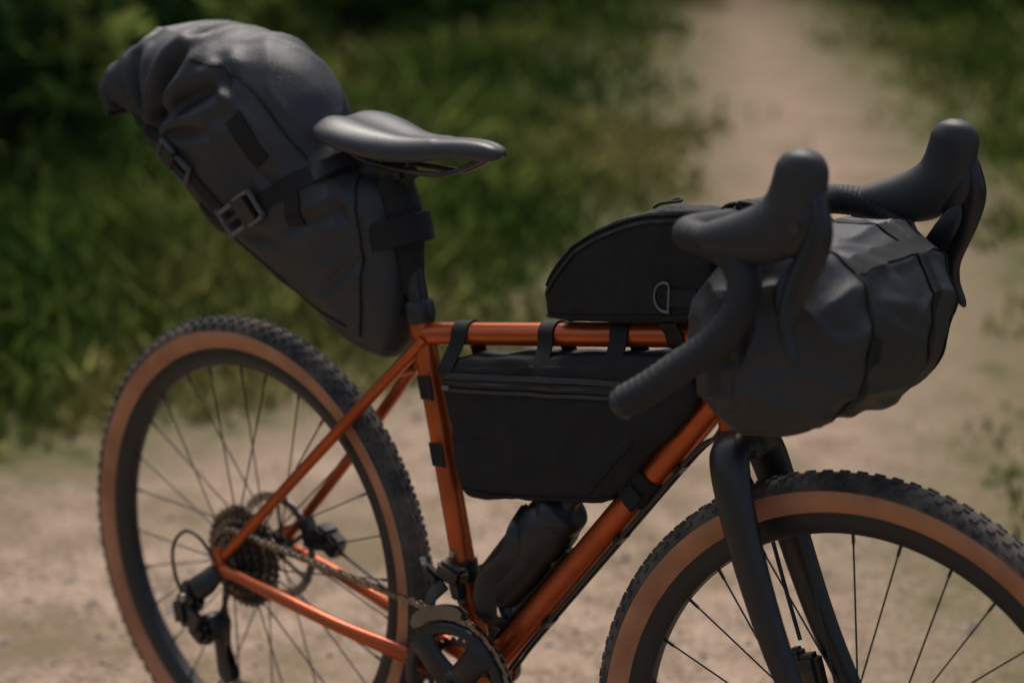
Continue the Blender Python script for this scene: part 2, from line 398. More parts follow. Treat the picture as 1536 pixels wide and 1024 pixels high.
P=[]
for x,z in arc(0,0,93,97,-97,24): P.append((x,yc-3,z))
LPx,LPz=-447,-112;UPx,UPz=-462,-38
for x,z in arc(LPx,LPz,12,-80,-200,6): P.append((x,-50,z))
for x,z in arc(UPx,UPz,12,-30,60,5): P.append((x,-50,z))
for x,z in arc(RX,DZ,43,250,97,14): P.append((x,-42,z))
P.append(P[0]);P=resample(P,12.7)
V=[];F=[]
for i in range(len(P)-1):
    p=P[i];q=P[i+1];t=(q-p)/np.linalg.norm(q-p);m_=(p+q)/2;nn=np.cross(t,(0,1,0))
    w=3.6 if i%2 else 2.3
    for s in(-1,1):
        b=len(V);sh=[(-8,-2),(-6,-4),(-2,-3),(2,-3),(6,-4),(8,-2),(8,2),(6,4),(2,3),(-2,3),(-6,4),(-8,2)]
        for yy in(s*w-.6,s*w+.6):
            for a_,b_ in sh: V.append(m_+t*a_+nn*b_+np.array((0,yy,0)))
        F.append(tuple(b+k for k in range(12)));F.append(tuple(b+12+k for k in range(12)))
        for k in range(12): F.append((b+k,b+(k+1)%12,b+12+(k+1)%12,b+12+k))
    b=len(V)
    for yy in(-3,3):
        for k in range(6): V.append(p+t*3*math.cos(k*math.pi/3)+nn*3*math.sin(k*math.pi/3)+np.array((0,yy,0)))
    for k in range(6): F.append((b+k,b+(k+1)%6,b+6+(k+1)%6,b+6+k))
mk('chain',V,F,M_chain,False)
# rear derailleur
rd=[]
rd.append(tube('d',[(-450,-66,46),(-458,-76,30),(-474,-82,16)],[(9,12),(13,17),(14,18)],M_lever,6,18,fixed=True))
rd.append(box('d',(-484,-84,4),(44,26,34),M_lever,(0,35,0),8))
rd.append(box('d',(-494,-88,-20),(36,30,46),M_lever,(0,-12,0),9))
rd.append(box('d',(-478,-94,-24),(44,8,34),M_plastic,(0,25,0),3))
rd.append(box('d',(-470,-78,-46),(42,30,38),M_lever,(0,30,0),9))
rd.append(lathe('d',[(.1,-14),(16,-14),(20,-9),(20,12),(.1,12)],(-463,-66,-42),M_lever,28))
rd.append(lathe('d',[(.1,-4),(6,-4),(7,0),(.1,2)],(-463,-81,-42),M_steel,16))
rd.append(lathe('d',[(.1,-4),(6,-4),(7,0),(.1,2)],(-486,-98,4),M_steel,16))
for y in(-58,-44):
    rd.append(tube('d',[(UPx,y,UPz+14),(UPx,y,UPz),(-458,y,-75),(LPx,y,LPz),(LPx+3,y,LPz-16)],[(1.2,8),(1.4,15),(1.4,10),(1.4,15),(1.2,6)],M_lever,5,12,fixed=True))
for a_,b_ in((UPx,UPz),(LPx,LPz)): rd.append(gear('d',(a_,-51,b_),14,4,12,3,M_plastic,2.5))
rd.append(tube('d',[(-500,-86,-4),(-522,-84,30),(-528,-80,66),(-508,-76,92),(-480,-72,88),(-452,-68,62),(-410,-66,38)],2.6,M_carb,8,8))
join('rear_derailleur',rd)
# front derailleur
fd=[box('d',(-34,-26,140),(44,22,26),M_dk,(0,10,0),5),box('d',(-62,-34,134),(30,16,16),M_lever,(0,30,0),4),box('d',(-20,-30,122),(20,14,24),M_lever,(0,-20,0),3)]
fd.append(tube('d',[SD*128,SD*156],18.5,M_dk,1,24,False))
for y,rr in((yc-10,101),(yc+2,99)):
    pts=[(rr*math.cos(math.radians(t)),y,rr*math.sin(math.radians(t))) for t in range(84,143,8)]
    fd.append(tube('d',pts,[(1.2,5)]+[(1.3,10)]*(len(pts)-2)+[(1.2,5)],M_cage,3,10,ref=(0,1,0),fixed=True))
fd.append(tube('d',[(-40,-34,126),(-52,-44,110),(-50,-50,100)],[(5,9),(4,9),(3,7)],M_dk,4,12))
fd.append(tube('d',[(-76,-34,142),(-84,-30,150)],4,M_steel,1,10,False))
join('front_derailleur',fd)
join('rear_brake_caliper',[box('k',(-362,50,84),(52,30,28),M_dk,(0,-12,0),6),box('k',(-345,46,100),(26,34,22),M_carb,(0,20,0),5),tube('k',[(-340,52,80),(-250,54,50),(-120,40,22),(-20,22,-18)],2.6,M_carb,6,8),box('k',(-385,48,100),(20,22,26),M_dk,(0,-30,0),4),box('k',(-330,48,84),(26,26,34),M_dk,(0,30,0),5)])
# ================================================================== BOTTLE
top('water_bottle',(.08,0,LIFT+.2))
b0=np.array((26,0,130.));bd=dtd
prof=[(0,.1),(0,28),(3,34),(10,36.5),(70,37.5),(86,37),(96,35.5),(104,36.5),(112,38),(140,37.5),(150,35),(154,33),(156,34),(170,33),(176,27),(180,14),(184,12),(193,11),(195,.1)]
tube('bottle_body',[tuple(b0+bd*s) for s,r in prof],[r for s,r in prof],M_bot,1,40,False)
for s in(-1,1):
    tube('bottle_cage',[dt(90,-20,s*6),dt(96,-40,s*30),tuple(b0+bd*30+np.array((0,s*40,0))),tuple(b0+bd*85+np.array((0,s*40,0))),tuple(b0+bd*112-dn*20+np.array((0,s*34,0))),tuple(b0+bd*120-dn*40)],[(3,12),(3,14),(2.5,18),(2.5,14),(2.5,10),(2.5,8)],M_plastic,8,12)
tube('cage_base',[dt(60,-21),dt(250,-21)],[(9,3),(9,3)],M_plastic,1,12,False)
tube('cage_bottom',[dt(92,-20),tuple(b0-bd*4-dn*0),tuple(b0+bd*2-dn*38)],[(12,3)]*3,M_plastic,6,12)
# ================================================================== FRAME BAG
def pillow(outline,rings,N=200,round_=3):
    P=[np.array(p,float) for p in outline]
    for _ in range(round_):
        Q=[]
        for i in range(len(P)):
            a,b=P[i],P[(i+1)%len(P)];L=np.linalg.norm(b-a);k=min(.25,9/L)if _==0 else .25
            Q+= [a+(b-a)*k,b+(a-b)*k]
        P=Q
    P=np.array(P+[P[0]]);d=np.r_[0,np.cumsum(np.linalg.norm(np.diff(P,axis=0),axis=1))]
    s=np.linspace(0,d[-1],N,endpoint=False);O=np.stack([np.interp(s,d,P[:,0]),np.interp(s,d,P[:,1])],1)
    c=O.mean(0);T=np.roll(O,-1,0)-np.roll(O,1,0);Nn=np.stack([T[:,1],-T[:,0]],1);Nn/=np.linalg.norm(Nn,axis=1)[:,None]
    if ((O-c)*Nn).sum()<0: Nn=-Nn
    V=[];F=[];full=[(k,i,-y) for k,i,y in rings[::-1]]+[(k,i,y) for k,i,y in rings]
    for k,ins,y in full:
        for i in range(N):
            q=c+(O[i]-c)*k-Nn[i]*ins;V.append((q[0],y,q[1]))
    R=len(full)
    for r in range(R-1):
        for i in range(N): F.append((r*N+i,r*N+(i+1)%N,(r+1)*N+(i+1)%N,(r+1)*N+i))
    V.append((c[0],full[0][2],c[1]));V.append((c[0],full[-1][2],c[1]))
    for i in range(N): F.append((R*N,(i+1)%N,i));F.append((R*N+1,(R-1)*N+i,(R-1)*N+(i+1)%N))
    return V,F
def stitches(name,line,bvh,off=5,L=3.2,gap=2.4,m=None):
    """row of visible thread stitches following a line on the cloth"""
    P=resample(np.array(line,float),L+gap);V=[];F=[]
    for i in range(len(P)-1):
        p=P[i];t=P[i+1]-p;t/=np.linalg.norm(t)
        l,n,_,_=bvh.find_nearest(Vector(p));n=np.array(n);s=np.cross(n,t);s/=np.linalg.norm(s)+1e-9
        q=p+s*off;l,n,_,_=bvh.find_nearest(Vector(q));q=np.array(l);n=np.array(n);b=len(V)
        for a_,w_,h in((0,-.5,-.3),(0,.5,-.3),(L,.5,-.3),(L,-.5,-.3),(L*.2,0,.9),(L*.8,0,.9)): V.append(q+t*a_+s*w_+n*h)
        F+=[(b,b+1,b+4),(b+1,b+2,b+5,b+4),(b+2,b+3,b+5),(b+3,b,b+4,b+5)]
    return mk(name,V,F,m or M_dring,False)
M_thread=mat('thread',(0.05,0.05,0.05),.7)
top('frame_bag',(.14,0,LIFT+.38))
V,F=pillow([(-64,424),(-20,258),(-6,248),(60,262),(196,290),(222,300),(352,448),(332,505)],[(1,0,8),(1,0,16),(1,0,23),(1,1.2,26.5),(1,4,29),(1,9,30.5),(.93,6,32),(.87,2,32.8),(.82,0,33.5),(.76,0,34),(.7,0,34.5),(.62,0,35),(.55,0,35.5),(.47,0,35.8),(.4,0,36),(.3,0,36.2),(.22,0,36.3),(.1,0,36.3)],240)
V,F=displace(V,F,lambda i,v: 3.4*noise.noise(Vector(v)/48)+fold(v,60,2.6,(.6,1,1.4))+fold(v,30,.9,(.8,1,1)))
mk('frame_bag_body',V,F,M_fab2);B=bvh_of(V,F)
ribbon('zip_flap',sideline(B,[(-58,404),(40,420),(140,437),(240,453),(322,468)]),7,M_fab,B,th=2.6)
ribbon('zip',sideline(B,[(-54,396),(40,411),(140,427),(230,442),(300,454)]),9,M_zip,B,th=1.0)
ribbon('zip_teeth',sideline(B,[(-54,396),(40,411),(140,427),(230,442),(300,454)]),2.5,M_dk,B,th=2.2)
ribbon('zip_welt',sideline(B,[(-50,387),(40,402),(140,418),(230,433),(300,445)]),4.5,M_fab,B,th=2.6)
stitches('zip_stitching',sideline(B,[(-48,380),(40,395),(140,411),(230,426),(300,438)]),B,0,m=M_thread)
ribbon('seam',sideline(B,[(196,305),(230,345),(262,385)]),2.5,M_web,B,th=1.4)
stitches('seam_stitching',sideline(B,[(190,312),(224,350),(256,390)]),B,0,m=M_thread)
ribbon('edge_piping',sideline(B,[(-14,262),(60,270),(196,298),(218,306)]),2.5,M_web,B,th=1.6)
box('zip_puller',tuple(np.array(side(B,-40,391))+np.array((0,-4,0))),(14,3,6),M_dring,(0,-10,0),1)
def ttp(x): return np.array((x,0,442.6+(x+110)*.1814))
ttd=np.array((468,0,84.9));ttd/=np.linalg.norm(ttd);ttn=np.array((-ttd[2],0,ttd[0]))
def _rs(name,pts,nr,d,width,m,th):
    V=[];F=[]
    for p,n in zip(pts,nr):
        for a,h in((-.5,0),(-.5,th),(.5,th),(.5,0)): V.append(p+d*a*width+n*h)
    k=4
    for i in range(len(pts)-1):
        for j in range(k): F.append((i*k+j,i*k+(j+1)%k,(i+1)*k+(j+1)%k,(i+1)*k+j))
    F.append((0,1,2,3));e=(len(pts)-1)*k;F.append((e,e+1,e+2,e+3))
    return autosmooth(mk(name,V,F,m),40)
def ringstrap(name,c,d,n,r,width,drop,half=24,m=M_web,th=2,skew=0):
    pts=[];nr=[];y=np.array((0,1.,0))
    def H(dd): return r+(half-r)*(3*(dd/drop)**2-2*(dd/drop)**3)
    for dd in np.linspace(drop,0,9)[:-1]: pts.append(c-n*(dd)-y*H(dd)+d*skew*dd);nr.append(-y)
    for a in np.linspace(-90,90,17):
        a=math.radians(a);v=y*math.sin(a)+n*math.cos(a);pts.append(c+v*r);nr.append(v)
    for dd in np.linspace(0,drop,9)[1:]: pts.append(c-n*(dd)+y*H(dd)+d*skew*dd);nr.append(y)
    return _rs(name,pts,nr,d,width,m,th)
for x,wd,sk in((-36,26,-.35),(108,24,0),(222,27,-.15)): ringstrap('top_tube_strap',ttp(x),ttd,ttn,15.4,wd,46,33.5,skew=sk)
ringstrap('seat_tube_strap',SD*388,SD,np.array((-SD[2],0,SD[0])),16.4,30,30,31)
ringstrap('seat_tube_strap_low',SD*300,SD,np.array((-SD[2],0,SD[0])),16.4,30,30,31)
ringstrap('down_tube_strap',np.array(dt(410,0)),dtd,dn,19.6,44,38,31)
box('strap_keeper',tuple(np.array(dt(398,4,-22))),(30,5,26),M_web,(0,-52,0),2)
# ================================================================== TOP TUBE BAG
top('top_tube_bag',(.23,0,LIFT+.58))
V,F=pillow([(112,502),(108,545),(125,574),(160,612),(214,643),(262,662),(318,673),(352,674),(362,640),(356,546)],[(1,0,8),(1,0,17),(1,.6,21),(1,3,24),(1,8,25.5),(.9,4,26.5),(.82,2,27),(.75,0,27.5),(.62,0,27.8),(.5,0,28),(.37,0,28.1),(.25,0,28.2),(.1,0,28.2)],round_=3)
V,F=displace(V,F,lambda i,v: 3.0*noise.noise(Vector(v)/40)+fold(v,45,2.2)+fold(v,26,.8))
mk('top_tube_bag_body',V,F,M_fab2);B=bvh_of(V,F)
ribbon('zip',sideline(B,[(118,540),(130,562),(165,600),(216,630),(264,649),(318,660),(345,661)]),4,M_zip,B,th=1.8)
ribbon('piping',sideline(B,[(114,548),(127,570),(162,608),(215,638),(263,656.5),(318,667),(345,668)]),3,M_web,B,th=2.2)
stitches('zip_stitching',sideline(B,[(124,534),(136,556),(170,592),(219,621),(266,641),(318,652),(345,653)]),B,0,m=M_thread)
ribbon('base_seam',sideline(B,[(116,512),(180,522),(260,537),(340,552)]),3,M_web,B,th=1.6)
ringstrap('top_tube_strap_front',ttp(305),ttd,-ttn,15.6,25,18,24)
pp=side(B,303,567)
tube('d_ring',[(pp[0]-4+15*math.cos(t),pp[1]-4,pp[2]+17*math.sin(t)) for t in np.linspace(1.2,5.1,12)]+[(pp[0]+2,pp[1]-4,pp[2]-16),(pp[0]+2,pp[1]-4,pp[2]+15)],1.7,M_dring,3,8)
ribbon('webbing_tab',[side(B,x,567+ (x-303)*.16) for x in(299,315,330,345)],20,M_web,B,th=3.2)
tube('zip_puller',[(262,-8,664),(278,-14,672),(300,-8,677),(290,2,677),(270,-2,669)],1.8,M_web,6,8)
# ================================================================== SADDLE BAG
top('saddle_bag',(-.4,0,LIFT+.6))
st=[(-158,408,-146,424,14,2),(-172,399,-138,462,32,2.2),(-214,404,-140,545,44,2.4),(-276,430,-160,625,55,2.5),(-350,468,-222,650,66,2.5),(-400,494,-268,680,73,2.4),(-446,520,-298,744,80,2.4),(-496,553,-350,783,85,2.4),(-546,593,-434,800,88,2.4),(-584,630,-520,802,89,2.5),(-602,652,-576,795,90,2.7),(-612,668,-610,780,92,2.9),(-619,676,-634,756,95,3.0),(-626,680,-645,734,97,3.0),(-631,684,-644,718,97,2.8),(-634,692,-640,708,90,2.6)]
A=cr(st,12);NV=220;V=[];F=[];meta=[]
for i,(bx,bz,tx_,tz,w,e) in enumerate(A):
    u=i/(len(A)-1)
    for k in range(NV):
        ph=2*math.pi*k/NV;c_,s_=spow(math.cos(ph),2/e),spow(math.sin(ph),2/e)
        mx_,mz=(bx+tx_)/2,(bz+tz)/2;hx,hz=(tx_-bx)/2,(tz-bz)/2
        V.append((mx_+hx*s_,w*c_,mz+hz*s_));meta.append((u,ph))
n0=len(A)
for i in range(n0-1):
    for k in range(NV): F.append((i*NV+k,i*NV+(k+1)%NV,(i+1)*NV+(k+1)%NV,(i+1)*NV+k))
F.append(tuple(range(NV)));F.append(tuple((n0-1)*NV+k for k in range(NV)))
CREs=[((-538,-88,660),(-488,-80,792),10,24),((-556,-90,664),(-584,-84,766),8,17),((-392,-84,728),(-430,-70,786),8,13),((-548,-90,668),(-392,-84,756),10,13),((-525,-88,660),(-430,-86,676),8,8),
 ((-500,-80,796),(-470,30,800),9,10),((-590,-80,795),(-560,40,802),9,9),((-420,-20,790),(-345,40,772),9,9),((-300,-66,560),(-200,-50,600),8,6),((-260,-60,470),(-180,-46,540),7,6),((-360,-74,640),(-300,-70,600),8,5),((-420,-78,530),(-330,-68,545),8,5),((-230,-60,640),(-200,-52,560),7,5)]
def sbd(i,v):
    u,ph=meta[i]
    d=6*noise.noise(Vector(v)/95)+fold((v[0]-v[2]*.6,v[1],v[2]+v[0]*.5),85,4.2,(.45,.8,1.2))
    for a,b,wd,am in CREs: d+=crease(v,a,b,wd,am)
    return d*min(1,u*6)*min(1,(1-u)*9+.15)
V,F=displace(V,F,sbd)
mk('saddle_bag_body',V,F,M_fab);B=bvh_of(V,F)
pts=[];rr=[]
for i,y in enumerate(np.linspace(-99,99,26)):
    pts.append((-634+3*math.sin(y/27.),y,704+3*math.sin(y/31.)-8*(abs(y)/95)**3));k=.6 if i in(0,25) else (.9 if i in (1,24) else 1)
    rr.append((24*k*(1+.05*math.sin(i*1.7)),10*k*(1+.06*math.cos(i*1.3))))
tube('rolled_closure',pts,rr,M_fab,4,24,ref=(-.3,0,.95),fixed=True)
tube('rolled_closure_lip',[(p[0]+4,p[1],p[2]-21) for p in pts],[(5*(r[0]/24),8*(r[1]/10)) for r in rr],M_web,3,14,ref=(-.3,0,.95),fixed=True)
def SL(pts): return sideline(B,pts)
ribbon('compression_strap',SL([(-232,652),(-290,622),(-340,592),(-372,572)]),24,M_web,B)
ribbon('compression_strap_low',SL([(-366,574),(-405,552),(-450,545),(-482,562)]),22,M_web,B)
ribbon('roll_strap',SL([(-408,556),(-460,592),(-505,626),(-540,654),(-590,676)]),24,M_web,B)
ribbon('daisy_tab',SL([(-384,700),(-360,672),(-334,645)]),30,M_web,B)
ribbon('strap_keeper',SL([(-290,618),(-284,592),(-280,570)]),28,M_web,B)
sf=SL([(-205,640),(-188,600),(-178,540),(-182,480),(-192,430)]);ribbon('seam_front',sf,2.6,M_web,B,th=1.4);stitches('seam_stitching',sf,B,5,m=M_thread)
sf=SL([(-466,766),(-400,756),(-345,725),(-300,680),(-276,655)]);ribbon('seam_top',sf,3,M_web,B,th=1.8);stitches('seam_stitching_top',sf,B,5.5,m=M_thread)
ribbon('seam_bottom',SL([(-215,440),(-290,462),(-370,505),(-450,552)]),2.2,M_web,B,th=1.0)
def buckle(nm,x,z,dx,dz,s=1):
    l,n,_,_=B.ray_cast(Vector((x,-400,z)),Vector((0,1,0)));
    if n.y>0: n=-n
    t=Vector((dx,0,dz));t=(t-n*t.dot(n)).normalized();w=n.cross(t).normalized()
    ps=[]
    ax3=(tuple(t),tuple(w),tuple(n))
    def at(a,b,c): return tuple(l+t*a*s+w*b*s+n*(c*s))
    ps.append(box('b',at(-8,0,6),(22*s,30*s,7*s),M_plastic,bev=2,axes=ax3))
    for q in(-1,1): ps.append(box('b',at(14,q*13,6),(24*s,4.5*s,6*s),M_dring,bev=1.5,axes=ax3))
    ps.append(box('b',at(14,0,6),(26*s,5*s,5*s),M_plastic,bev=1.5,axes=ax3))
    ps.append(box('b',at(27,0,6),(5*s,36*s,6*s),M_dring,bev=2,axes=ax3))
    ps.append(box('b',at(-26,0,5),(5*s,34*s,5*s),M_dring,bev=2,axes=ax3))
    for q in(-1,1): ps.append(box('b',at(-14,q*15,6),(26*s,4*s,6*s),M_dring,bev=1.5,axes=ax3))
    join(nm,ps)
buckle('side_release_buckle',-374,574,-1,-.62,1.3);buckle('side_release_buckle_rear',-506,627,1,-.85,1.15)
pts=[];nr=[]
for a in np.linspace(-168,168,61):
    t=math.radians(a)
    x=-164+50*math.cos(t);y=40*math.sin(t)
    if abs(a)>95: x=-164+50*math.cos(math.radians(95))-(abs(a)-95)*.62;y=math.copysign(40+(abs(a)-95)*.12,a)
    n=np.array((math.cos(t)/50,math.sin(t)/40,0));n/=np.linalg.norm(n)
    if abs(a)>95: n=np.array((0,math.copysign(1,a),0))
    pts.append(np.array((x,y,586+(x+110)*.38)));nr.append(n)
_rs('seatpost_strap',pts,nr,SD,36,M_web,2.5)
tube('mount_spine',[(-134,0,492),(-138,0,530),(-150,0,590),(-168,0,640)],[(15,14),(20,18),(28,24),(26,20)],M_fab2,6,20,fixed=True)
for s in(-1,1): ribbon('rail_strap',[(-214,s*28,662),(-232,s*48,654),(-250,s*66,640)],22,M_web,None,(0.2,s*.8,.5),2,step=5)
# ================================================================== HANDLEBAR BAG
CUR[0]=STEER
hb=top('handlebar_bag',tuple(STEER@Vector((.49,0,.56))))
st=[(-182,0.18,.62,-22,-10),(-176,.3,.80,-16,-6),(-160,.55,.92,-10,0),(-135,.82,.97,-5,0),(-100,.97,1.0,0,0),(-60,1.0,1.0,0,0),(0,1.03,1.02,2,0),(60,1.02,1.01,3,2),(105,1.0,.99,2,2),(142,.95,.95,0,0),(162,.82,.86,-4,-2),(173,.6,.7,-6,-4),(178,.3,.45,-8,-6)]
A=cr(st,13);NV=220;V=[];F=[];meta=[]
CX,CZ,RXX,RZZ=484,563,101,103
for i,(w,kx,kz,ox,oz) in enumerate(A):
    for k in range(NV):
        ph=2*math.pi*k/NV;V.append((CX+ox+RXX*kx*spow(math.cos(ph),.92),w,CZ+oz+RZZ*kz*spow(math.sin(ph),.92)));meta.append((w,ph))
n0=len(A)
for i in range(n0-1):
    for k in range(NV): F.append((i*NV+k,i*NV+(k+1)%NV,(i+1)*NV+(k+1)%NV,(i+1)*NV+k))
F.append(tuple(range(NV)));F.append(tuple((n0-1)*NV+k for k in range(NV)))
HCR=[((470,-165,600),(565,-90,600),9,15),((475,-165,530),(560,-90,500),10,16),((450,-165,500),(500,-90,464),9,13),((460,-165,640),(520,-90,655),9,13),((500,-165,565),(575,-85,555),8,11),((440,-165,560),(410,-120,500),9,10),((560,20,600),(582,60,540),9,6),((500,90,665),(580,130,560),9,7),((560,-60,500),(520,60,462),9,7),((570,-60,600),(585,20,570),8,6),((520,-60,655),(560,10,625),8,6),((540,0,480),(575,70,520),8,6)]
def hbd(i,v):
    w,ph=meta[i];e=min(1,max(0,(-55-w)/110));e2=max(0,(w-110)/80)
    d=4.5*noise.noise(Vector(v)/85)+fold(v,72,5,(1,.6,1))
    d+=e*(fold((v[0],v[1],v[2]),75,7,(1.2,.35,1.2)))
    for a,b,wd,am in HCR: d+=crease(v,a,b,wd,am)
    d+=e2*3*math.sin(ph*11)
    for s in(-72,80): d-=6*math.exp(-((w-s)/16)**2)
    return d
V,F=displace(V,F,hbd)
mk('handlebar_bag_body',V,F,M_fab);B=bvh_of(V,F)
def ring(w,a0,a1,n=40): return [(CX+118*math.cos(math.radians(t)),w,CZ+118*math.sin(math.radians(t))) for t in np.linspace(a0,a1,n)]
for w in(-72,80): ribbon('compression_strap',ring(w,-175,178,60),24,M_web,B,crv=False,th=2.4)
ribbon('end_seam',ring(146,-175,178,60),4,M_web,B,crv=False,th=2.4)
ribbon('top_strap',[(CX+118*math.cos(math.radians(52)),w,CZ+118*math.sin(math.radians(52))) for w in np.linspace(-72,146,20)],24,M_web,B,crv=False,th=2.6)
for w in(-45,55):
    pts=[];nr=[]
    for a in np.linspace(-60,290,31):
        t=math.radians(a);v=np.array((math.cos(t),0,math.sin(t)));pts.append(np.array((396,w,671))+v*(19));nr.append(v)
    _rs('bar_strap',pts,nr,np.array((0,1.,0)),26,M_web,3)
    ribbon('bar_link',[(398,w,692),(420,w,690),(445,w,672),(462,w,662)],24,M_web,None,(.3,0,1),3,step=5)
tube('bar_spacer',[(405,-60,650),(425,-60,630)],12,M_plastic,1,16,False);tube('bar_spacer_left',[(405,60,650),(425,60,630)],12,M_plastic,1,16,False)
pts=[(470+30*math.sin(t*2.2)*0.3-8,-176-3*math.sin(t*5),CZ+ (t-.5)*150) for t in np.linspace(0,1,16)]
tube('rolled_closure',pts,[(4,5)]+[(10*(1+.15*math.sin(i*2.1)),15*(1+.12*math.cos(i*1.4))) for i in range(14)]+[(4,5)],M_fab,4,20,ref=(0,1,0),fixed=True)
CUR[0]=BASE
PAR[0]=None
# ================================================================== SETTING
def dirtcoord(x,y):
    dx,dy=x-.3,y-.7
    return dx*.61-dy*.79, dx*.79+dy*.61
LS=[(-40,-.2),(-20,-.2),(-9,-.24),(-5.7,-.32),(-4.4,-.34),(-3.3,-.42),(-2.2,-.85),(-1.26,-1.65),(0,-2.8),(3,-3.5),(20,-3)]
RS=[(-40,.2),(-20,.22),(-9,.28),(-5.7,.46),(-4.4,.56),(-3,.45),(-1.75,.30),(-.9,.12),(-.3,.16),(.3,.9),(1,1.8),(20,2.2)]
def dirt(x,y):
    s,n=dirtcoord(x,y)
    l=np.interp(s,[a for a,b in LS],[b for a,b in LS]);r=np.interp(s,[a for a,b in RS],[b for a,b in RS])
    return np.minimum(n-l,r-n)
def grid(xs,ys):
    X,Y=np.meshgrid(xs,ys,indexing='ij');nx,ny=X.shape
    idx=np.arange(nx*ny).reshape(nx,ny)
    Fq=np.stack([idx[:-1,:-1],idx[1:,:-1],idx[1:,1:],idx[:-1,1:]],-1).reshape(-1,4)
    return X.ravel(),Y.ravel(),Fq
def fastmesh(name,V,Fq,mat_,attr=None,smooth=False):
    me=bpy.data.meshes.new(name);V=np.asarray(V,np.float32);k=Fq.shape[1]
    me.vertices.add(len(V));me.vertices.foreach_set('co',V.ravel())
    me.loops.add(Fq.size);me.loops.foreach_set('vertex_index',Fq.ravel().astype(np.int32))
    me.polygons.add(len(Fq));me.polygons.foreach_set('loop_start',np.arange(0,Fq.size,k,dtype=np.int32))
    me.polygons.foreach_set('use_smooth',np.full(len(Fq),smooth))
    if attr is not None:
        a=me.attributes.new('val','FLOAT','POINT');a.data.foreach_set('value',np.asarray(attr,np.float32))
    me.update(calc_edges=True);me.validate();me.materials.append(mat_)
    o=bpy.data.objects.new(name,me);bpy.context.collection.objects.link(o);return o
ax_=np.r_[np.array([-120,-80,-50,-30,-20]),np.arange(-14,6.01,.1),np.array([8,12,20,40,80,120])]
ay_=np.r_[np.array([-120,-80,-40,-20,-10,-6]),np.arange(-3,16.01,.1),np.array([18,22,30,50,80,120])]
X,Y,Fq=grid(ax_,ay_)
D=dirt(X,Y)
Z=np.array([ .035*noise.noise(Vector((x*.7,y*.7,0)))+.012*noise.noise(Vector((x*3,y*3,5))) for x,y in zip(X,Y)])
nearb=np.clip((np.hypot(X-.1,Y)-1.0)/1.5,0,1);Z=Z*nearb*np.clip(1-D*.8,.3,1)-.002
m,nt,b=newmat('ground_dirt_grass')
at=nt.nodes.new('ShaderNodeAttribute');at.attribute_name='val'
tc=nt.nodes.new('ShaderNodeTexCoord')
def nz(sc,det=3,rough=.6):
    n=nt.nodes.new('ShaderNodeTexNoise');n.inputs['Scale'].default_value=sc;n.inputs['Detail'].default_value=det;n.inputs['Roughness'].default_value=rough
    nt.links.new(tc.outputs['Object'],n.inputs['Vector']);return n
n1=nz(2.2);n2=nz(9,3);n3=nz(75,2)
def mth(op,a,b_):
    k=nt.nodes.new('ShaderNodeMath');k.operation=op
    for i,q in enumerate((a,b_)):
        if isinstance(q,(int,float)): k.inputs[i].default_value=q
        else: nt.links.new(q,k.inputs[i])
    return k.outputs[0]
e=mth('ADD',at.outputs['Fac'],mth('MULTIPLY',mth('SUBTRACT',n1.outputs['Fac'],.5),1.0))
e=mth('ADD',e,mth('MULTIPLY',mth('SUBTRACT',n2.outputs['Fac'],.5),.7))
mr=nt.nodes.new('ShaderNodeMapRange');mr.inputs[1].default_value=-.28;mr.inputs[2].default_value=.30;nt.links.new(e,mr.inputs[0])
def mixc(f,a,b_):
    k=nt.nodes.new('ShaderNodeMix');k.data_type='RGBA'
    if isinstance(f,(int,float)): k.inputs[0].default_value=f
    else: nt.links.new(f,k.inputs[0])
    for i,q in((6,a),(7,b_)):
        if isinstance(q,tuple): k.inputs[i].default_value=(*q,1)
        else: nt.links.new(q,k.inputs[i])
    return k.outputs[2]
def rmp(o_,a,b_):
    k=nt.nodes.new('ShaderNodeMapRange');k.inputs[1].default_value=a;k.inputs[2].default_value=b_;nt.links.new(o_,k.inputs[0]);return k.outputs[0]
dc=mixc(rmp(n2.outputs['Fac'],.42,.58),(0.315,.225,.160),(0.185,.130,.088))
dc=mixc(rmp(n3.outputs['Fac'],.48,.66),dc,(0.43,.325,.24))
dc=mixc(rmp(n1.outputs['Fac'],.48,.66),dc,(0.18,.135,.080))
gc=mixc(rmp(n2.outputs['Fac'],.35,.65),(0.055,.066,.018),(0.12,.105,.042))
nt.links.new(mixc(mr.outputs[0],gc,dc),b.inputs['Base Color']);b.inputs['Roughness'].default_value=.95;b.inputs['Specular IOR Level'].default_value=.15
bp=nt.nodes.new('ShaderNodeBump');bp.inputs['Strength'].default_value=.9;bp.inputs['Distance'].default_value=.014
nt.links.new(n3.outputs['Fac'],bp.inputs['Height']);nt.links.new(bp.outputs[0],b.inputs['Normal'])
fastmesh('ground',np.stack([X,Y,Z],1),Fq,m,D,True)
N=9000
px=rng.uniform(-5,2.2,N);py=rng.uniform(-.8,6,N);k=dirt(px,py)>-.1;px,py=px[k],py[k];n=len(px)
sz=np.clip(rng.lognormal(-5.25,.42,n),.002,.02);oc=np.array([(1,0,0),(.3,.9,0),(-.8,.5,0),(-.8,-.5,0),(.3,-.9,0),(0,0,.7)])
ang=rng.uniform(0,6.28,n);jit=rng.uniform(.7,1.25,(n,6,1));V=oc[None]*jit*sz[:,None,None]
V=np.stack([V[:,:,0]*np.cos(ang)[:,None]-V[:,:,1]*np.sin(ang)[:,None]+px[:,None],V[:,:,0]*np.sin(ang)[:,None]+V[:,:,1]*np.cos(ang)[:,None]+py[:,None],V[:,:,2]-.0005],2).reshape(-1,3)
i0=np.arange(n)*6;Fq=np.concatenate([np.stack([i0+a,i0+(a+1)%5,i0+5],1) for a in range(5)])
